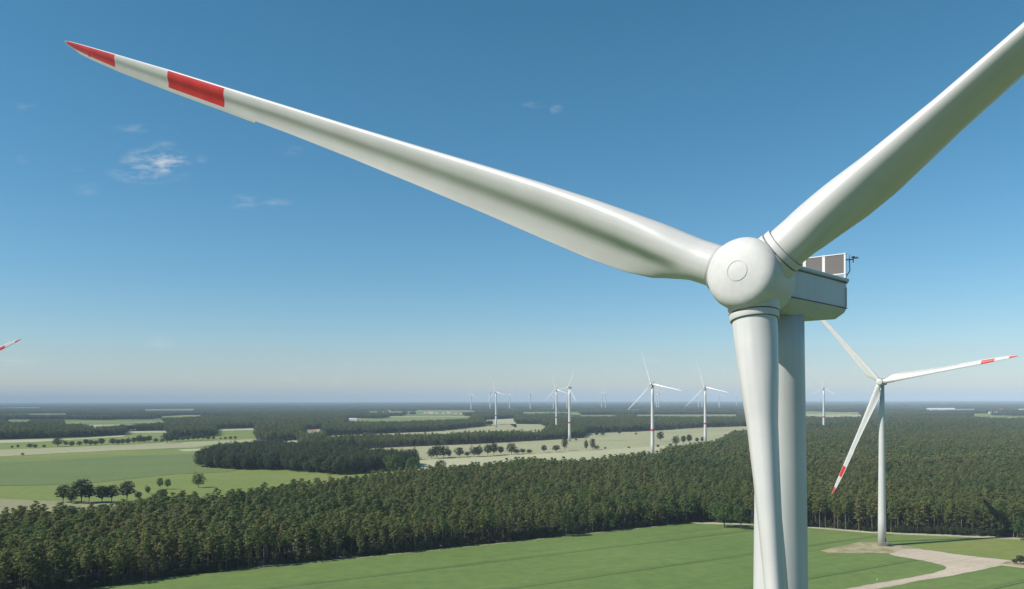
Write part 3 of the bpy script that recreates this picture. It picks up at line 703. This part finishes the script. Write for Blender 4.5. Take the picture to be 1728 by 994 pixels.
# forest ride: a dark cleared line in the middle of the wood
rp = [gp(px, lift(py)) for px, py in ((1060, 790), (1150, 783), (1240, 773), (1450, 790), (1728, 770), (1900, 765))]
yr = np.interp(X, [p.x for p in rp], [p.y for p in rp], left=-1e4); yedge = np.interp(X, [p.x for p in near], [p.y for p in near])
ride = (np.abs(Y - yr) < 9) & (X > rp[0].x); 
gapm = ride | ((np.sin(X * .071 + 2 * np.sin(Y * .031)) * np.sin(Y * .063 + 1.7 * np.sin(X * .027)) > .90) & (Y > yedge + 25))
X, Y, yr = X[~gapm], Y[~gapm], yr[~gapm]
hn = .86 + .10 * np.sin(X * .013 + 1.3) * np.sin(Y * .009) + np.random.default_rng(5).normal(0, .12, len(X))
hn = np.where(Y > yr + 9, hn * np.where(X > rp[0].x, 1.06, 1.0), hn)
hn = np.clip(hn, .6, 1.15)
yedge = np.interp(X, [p.x for p in near], [p.y for p in near]); edge = (Y - yedge) < 9
vis = (np.abs(X / Y) < 864 / F) & ((HY + F * (H - 22) / Y) < 994)
order = np.argsort(np.where(vis, Y + np.where((Y - yedge) < 24, 0, 400), 1e9))[:300]
ind = np.zeros(len(X), bool); ind[order] = True
rnd = random.Random(9)
def tree_obj(kind, x, y, s, sz, rz, cm, tm, label, cat, group=None, z=0):
    o = empty(kind, (x, y, z), rz); o.scale = (s, s, sz); tag(o, label, cat, group)
    a = link('trunk', tm, o); b = link('crown', cm, o); return o
for i in order:
    if edge[i]:
        k = 5 + rnd.randrange(4) if rnd.random() < .6 else rnd.randrange(5)
    else: k = rnd.randrange(5)
    tree_obj('pine_tree', X[i], Y[i], hn[i] * rnd.uniform(1.05, 1.35), hn[i], rnd.uniform(0, 6.28), PINE_C[k], PINE_T[k],
             'tall dark pine in the crowded front rows of the forest behind the green field', 'pine tree', 'pines in the front rows of the forest')
rest = ~ind
big = [merged('pine_full', p[0], p[1], pine_leaf, pine_bark) for p in PINES + EDGEP]
nearm = rest & (Y < 900); farm = rest & (Y >= 900)
# a few broadleaf crowns are mixed into the pines
colP = variant_collection('pine_variants', big[:5] + big[:5] + big[:5] + [merged('mixed_broad', c, t, broad_leaf, oak_bark) for c, t in BROAD[:2]])
colM = variant_collection('mid_variants', LOW_P * 4 + LOW_B[:1])
def cat_scatter():
    pts = np.stack([X[nearm], Y[nearm]], 1)
    # one object for the whole remaining pine forest: near part full trees, far part simpler ones
    scatter('pine_forest', pts, hn[nearm] * 1.24, colP, 'dense pine forest stretching away behind its front rows', 'forest', 17, 1, zs=hn[nearm])
    pts = np.stack([X[farm], Y[farm]], 1)
    scatter('distant_pine_forest', pts, hn[farm] * 1.3, colM, 'middle distance dark green pine forest beyond the grain field and the near wood', 'forest', 13, 2, zs=hn[farm])
cat_scatter()
# dark undergrowth along the forest foot, filling between the trunks
rs_ = np.random.default_rng(77); ux = rs_.uniform(-420, 420, 5200); uy = np.interp(ux, [p.x for p in near], [p.y for p in near]) + 1.5 + np.abs(rs_.normal(0, 9, 5200))
k_ = (rs_.random(5200) < .45 + .35 * np.sin(ux * .11) * np.sin(ux * .037 + 1)); ux, uy = ux[k_], uy[k_]
usc = rs_.uniform(.12, .36, len(ux))
scatter('undergrowth', np.stack([ux, uy], 1), usc * .8, variant_collection('undergrowth_variants', [merged('shrub', c, t, dark_leaf, oak_bark) for c, t in BROAD]), 'dark shrubby undergrowth along the foot of the pine forest', 'undergrowth', 3, 9, zs=usc)
# copse in the left fields
X, Y = jgrid(700, 1500, 8.0, .5, 8, .5); m = inside_np(X, Y, COPSE); X, Y = X[m], Y[m]
colD = variant_collection('copse_variants', [merged('copse_tree', c, t, dark_leaf, oak_bark) for c, t in BROAD])
scatter('copse', np.stack([X, Y], 1), np.random.default_rng(4).uniform(.6, 1.1, len(X)), colD, 'dark mixed copse reaching into the bright green meadow left of centre', 'woodland', 3, 3, zs=np.random.default_rng(6).uniform(.75, 1.4, len(X)))
# woods further out
X, Y = jgrid(1850, 5200, 10.5, .68, 12); m = ~in_any(X, Y, FIELDS); X, Y = X[m], Y[m]
sc = np.random.default_rng(7).uniform(.8, 1.1, len(X)); colF = variant_collection('far_variants', LOW_P + LOW_B)
scatter('distant_woodland', np.stack([X, Y], 1), sc * 1.75, colF, 'dark woods in bands beyond the fields and the forest', 'woodland', 6, 4, zs=sc)
X, Y = jgrid(5200, 15000, 27, .66, 13); m = ~in_any(X, Y, FIELDS); X, Y = X[m], Y[m]
k_ = np.sin(X * .0011 + 2) * np.sin(Y * .0014) + np.random.default_rng(2).normal(0, .15, len(X)) < .62; X, Y = X[k_], Y[k_]
scatter('horizon_woodland', np.stack([X, Y], 1), np.full(len(X), 1.0), variant_collection('clump_variants', CL_A), 'blue hazy woods spreading below the horizon', 'woodland', 3, 5)
X, Y = jgrid(15000, 34000, 118, .66, 14); k_ = np.sin(X * .0006) * np.sin(Y * .0009 + 1) < .75; X, Y = X[k_], Y[k_]
scatter('farthest_woodland', np.stack([X, Y], 1), np.full(len(X), 1.0), variant_collection('wide_clump_variants', CL_B), 'faint blue woods forming the horizon line', 'woodland', 3, 6)

def nth(i, side='left'):
    w = ['first', 'second', 'third', 'fourth', 'fifth', 'sixth', 'seventh', 'eighth', 'ninth', 'tenth', 'eleventh', 'twelfth', 'thirteenth', 'fourteenth', 'fifteenth', 'sixteenth', 'seventeenth', 'eighteenth', 'nineteenth']
    return w[i] + ' from the ' + side
def nthn(i, N): return nth(i) if i < (N + 1) // 2 else nth(N - 1 - i, 'right')
# ------------------------------------------------------------------ individual field trees
def ftree(px, py, hpx, label, light=0, wide=1.0, kind='broadleaf_tree', group=None, cat='tree'):
    p = gp(px, py); h = hpx / F * p.y; k = rnd.randrange(3); s = h / 16.0
    cm = (BROAD_L if light else BROAD_C)[k]
    return tree_obj(kind, p.x, p.y, s * wide, s, rnd.uniform(0, 6.28), cm, BROAD_T[k], label, cat, group)
for a in [(106, 848, 30, 'broad dark tree, leftmost of the big group behind the pines', 0, 1.1), (137, 850, 42, 'tallest tree of the big meadow group behind the pines', 0, 1.0),
          (120, 850, 26, 'lower rounded tree between the leftmost and the tallest of the meadow group', 0, 1.0), (150, 848, 30, 'dark tree leaning against the right of the tallest tree in the meadow group', 0, .9),
          (172, 849, 30, 'wide low dark tree in the middle of the meadow group', 0, 1.2), (188, 848, 30, 'dense tree on the right side of the wide low tree in the meadow group', 0, 1.0),
          (214, 846, 35, 'mushroom shaped tree standing apart right of the meadow group', 0, .9), (233, 843, 14, 'small dark bush right of the mushroom shaped tree', 0, 1.2),
          (249, 834, 14, 'small round tree on the light meadow right of the mushroom shaped tree', 1, .9), (270, 826, 20, 'thin light green tree on the meadow, left of a loose pair', 1, .7),
          (283, 826, 18, 'thin light green tree on the meadow, right of a loose pair', 1, .75), (273, 848, 24, 'dark tree rising at the back edge of the pines below the loose pair', 0, 1.0),
          (335, 823, 25, 'lone full tree on the bright meadow below the copse', 1, .95), (664, 799, 34, 'rounded light green tree between the copse and the pine forest', 1, 1.0),
          (699, 776, 20, 'small round tree at the right tip of the copse', 0, .8), (697, 803, 34, 'light green tree in front of the right tip of the copse', 1, .8),
          (742, 810, 34, 'light green tree standing out of the back edge of the pines before the grain field', 1, .8),
          (1085, 778, 18, 'pointed dark tree left of the tallest distant turbine foot', 0, .6), (1121, 775, 16, 'pointed dark tree right of the tallest distant turbine foot', 0, .6)]:
    ftree(*a[:4], light=a[4], wide=a[5])
row1 = [(20, 757, 5), (30, 756, 6), (38, 769, 5), (50, 757, 9), (59, 757, 8), (74, 756, 6), (97, 754, 16), (111, 753, 9), (121, 754, 10), (134, 753, 9), (145, 752, 11), (153, 752, 10), (161, 752, 9), (171, 751, 12), (190, 751, 12), (199, 751, 10),
        (207, 750, 10), (216, 750, 11), (226, 749, 11), (235, 748, 14), (243, 748, 12), (251, 747, 12), (263, 747, 8), (273, 747, 7), (282, 748, 19), (290, 746, 13), (299, 745, 11), (308, 745, 9), (317, 744, 10), (326, 744, 11), (334, 743, 12), (342, 743, 12), (351, 743, 9), (360, 742, 6), (372, 742, 4), (380, 742, 5), (389, 742, 6), (397, 742, 6)]
for i, (px, py, h) in enumerate(row1):
    nm = '%s dark tree in the row across the left fields, %s' % ('tall' if h > 12 else 'small' if h < 8 else 'round', nthn(i, len(row1)))
    ftree(px, py, h, nm, wide=1.15, group='roadside trees across the left fields')
row2 = [(728, 774, 18), (737, 774, 23), (748, 773, 22), (757, 772, 14), (775, 772, 18), (788, 771, 9), (800, 771, 18), (808, 771, 19), (823, 770, 20), (833, 769, 21), (845, 768, 15), (863, 767, 20), (872, 767, 9), (882, 766, 9), (893, 766, 8), (918, 764, 13), (938, 763, 12), (953, 761, 25), (989, 760, 18), (1000, 760, 21), (1006, 759, 8)]
for i, (px, py, h) in enumerate(row2):
    tall = px in (953, 989, 1000)
    nm = '%s tree of the hedgerow across the grain field, %s' % ('slender' if tall else 'low' if h < 12 else 'rounded', nthn(i, len(row2)))
    ftree(px, py, h, nm, wide=.5 if tall else 1.0 if h > 12 else 1.5, group='hedgerow trees in the grain field')
row3 = [(1114, 746, 18), (1131, 754, 6), (1140, 752, 17), (1153, 750, 15), (1163, 749, 16), (1176, 747, 9), (1185, 747, 10), (1110, 755, 5)]
for i, (px, py, h) in enumerate(row3):
    ftree(px, py, h, '%s tree between the two largest distant turbines, number %d listed along its row' % ('low bushy' if h < 8 else 'round', i + 1) if 0 else
          ['round tree right of the tallest distant turbine tower', 'low bush in the row between the two largest distant turbines', 'round tree left of a close pair between the two largest distant turbines', 'left tree of the close pair between the two largest distant turbines',
           'right tree of the close pair between the two largest distant turbines', 'small tree a little left of the second largest distant turbine', 'small tree touching the left of the second largest distant turbine', 'low bush just right of the tallest distant turbine foot'][i], wide=1.3 if h < 8 else .85)
for (px, py, h, lb) in [(1007, 737, 11, 'dark tree at the far edge of the grain field, left of two'), (1017, 736, 9, 'low dark tree at the far edge of the grain field, right of two'), (1034, 731, 7, 'small tree on the far field edge below the long blade tip'),
                        (1045, 733, 8, 'small tree right of the long blade tip on the far field edge'), (1021, 758, 4, 'tiny lone bush in the grain field, left one'), (1061, 757, 4, 'tiny lone bush in the grain field beside the tallest distant turbine'),
                        (972, 744, 4, 'tiny lone bush right of the close turbine pair'), (1073, 734, 4, 'tiny lone bush near the far edge of the grain field')]:
    ftree(px, py, h, lb, wide=1.3 if h < 6 else 1.0, kind='bush' if h < 6 else 'broadleaf_tree', cat='bush' if h < 6 else 'tree')
for (px, py, h, lb, w, lt) in [(1722, 953, 16, 'dark bush at the right frame edge beside the gravel road', 1.1, 0), (1712, 952, 9, 'small reddish brown bush beside the gravel road at the right edge', 1.3, 0), (1722, 912, 40, 'leafy green tree at the forest edge on the right frame border', .8, 1),
                               (1222, 890, 44, 'bright green broadleaf tree at the forest edge left of the big tower', .9, 1), (1250, 893, 40, 'second bright green broadleaf tree, touching the big tower on its left', .8, 1), (955, 905, 44, 'bright green broadleaf tree among the pines at the edge left of the corner', .6, 1)]:
    ftree(px, py, h, lb, light=lt, wide=w)

# ------------------------------------------------------------------ far buildings
wallw, _, _, b = new_mat('white_render'); b.inputs['Base Color'].default_value = (.72, .71, .68, 1)
roofr, n, l, b = new_mat('red_roof'); b.inputs['Base Color'].default_value = (.30, .13, .09, 1)
roofg, n, l, b = new_mat('grey_roof'); b.inputs['Base Color'].default_value = (.55, .57, .58, 1)
def house(px, py, wpx, hpx, label, name='house', cat='house', roof=None, depth=12, rz=0):
    p = gp(px, py); s = p.y / F; w, h = wpx * s, hpx * s
    o = empty(name, (p.x, p.y, 0), rz); tag(o, label, cat)
    v, f = [], []; box(v, f, (0, depth / 2, h * .31), (w, depth, h * .62)); link('wall', mesh('wall', v, f), o, wallw)
    v = [(-w * .52, -.4, h * .62), (w * .52, -.4, h * .62), (w * .52, depth + .4, h * .62), (-w * .52, depth + .4, h * .62), (-w * .52, depth / 2, h), (w * .52, depth / 2, h)]
    f = [(0, 1, 5, 4), (2, 3, 4, 5), (0, 4, 3), (1, 2, 5), (0, 3, 2, 1)]
    r = link('roof', mesh('roof', v, f), o, roof or roofr)
    return o
hs_ = [(718, 697.5, 5, 4), (727, 698, 9, 6), (737, 698, 5, 4), (748, 698, 4, 4), (757, 697.5, 7, 5), (769, 699, 4, 4), (778, 699.5, 4, 4), (786, 700, 5, 4), (793, 700, 4, 5), (802, 700.5, 6, 4), (830, 699, 5, 5), (843, 698, 5, 4)]
for i, (px, py, w, h) in enumerate(hs_):
    house(px, py, w, h, '%s white house of the far village on the horizon, %s' % ('larger' if w > 6 else 'small', nthn(i, len(hs_))), depth=14)
house(656, 697, 6, 5, 'lone white building far off, left of the village', depth=15)
house(595, 710, 14, 4, 'long pale hall in the far clearing left of the village', 'farm_hall', 'hall', roofg, 18)
house(911, 706.5, 10, 3.5, 'pale hall in the far woods left of the close turbine pair', 'farm_hall', 'hall', roofg, 18)
house(1590, 694.5, 44, 6, 'long white hall far off at the horizon woods, right of the gravel pad turbine', 'factory_hall', 'hall', roofg, 40)
house(1690, 695, 5, 6, 'small white building far right, next to the long hall', depth=15)
house(1725, 696, 8, 6, 'white building cut by the right frame edge on the horizon woods', 'farm_hall', 'hall', roofg, 18)
for (px, w, lb) in [(447, 12, 'low pale farm shed, left of the three below the small wood'), (466, 16, 'low pale farm shed, middle of the three below the small wood'), (489, 10, 'low pale farm shed, right of the three below the small wood')]:
    house(px, 752, w, 5, lb, 'farm_shed', 'shed', roofg, 10)
house(528, 730, 10, 4, 'red roofed farmhouse in the dark wood left of centre', 'farmhouse', 'house', roofr, 10)
vr = [(1655, 696.5, 4, 4), (1663, 697, 5, 4), (1672, 698, 4, 4), (1681, 699, 5, 5), (1694, 700, 4, 4), (1706, 700, 6, 4), (1716, 701, 4, 4)]
for i, (px, py, w, h) in enumerate(vr):
    house(px, py, w, h, '%s white house of the right far hamlet, %s' % ('larger' if w > 5 else 'small', nthn(i, len(vr))), depth=14)
# small marker post in the green field
p = gp(1479.6, 980); v, f = [], []; tube(v, f, (0, 0, 0), (0, 0, .9), .12, .12, 8); tube(v, f, (0, 0, .9), (0, 0, 1.0), .2, .12, 8)
o = link('marker_post', mesh('marker_post', v, f), None, framew); o.location = (p.x, p.y, .03); tag(o, 'tiny white marker post standing in the green crop right of the big tower', 'post')

# ------------------------------------------------------------------ haze
v, f = [], []; box(v, f, (0, 16000, 124.5), (90000, 39000, 251))
hz = link('haze', mesh('haze', v, f)); m = bpy.data.materials.new('haze_air'); m.use_nodes = True
n, l = m.node_tree.nodes, m.node_tree.links; n.clear()
out = n.new('ShaderNodeOutputMaterial'); pv = n.new('ShaderNodeVolumePrincipled'); l.new(pv.outputs[0], out.inputs['Volume'])
pv.inputs['Color'].default_value = (.68, .85, 1, 1); pv.inputs['Density'].default_value = 6.0e-5; pv.inputs['Anisotropy'].default_value = -.25
hz.data.materials.append(m); tag(hz, kind='stuff')
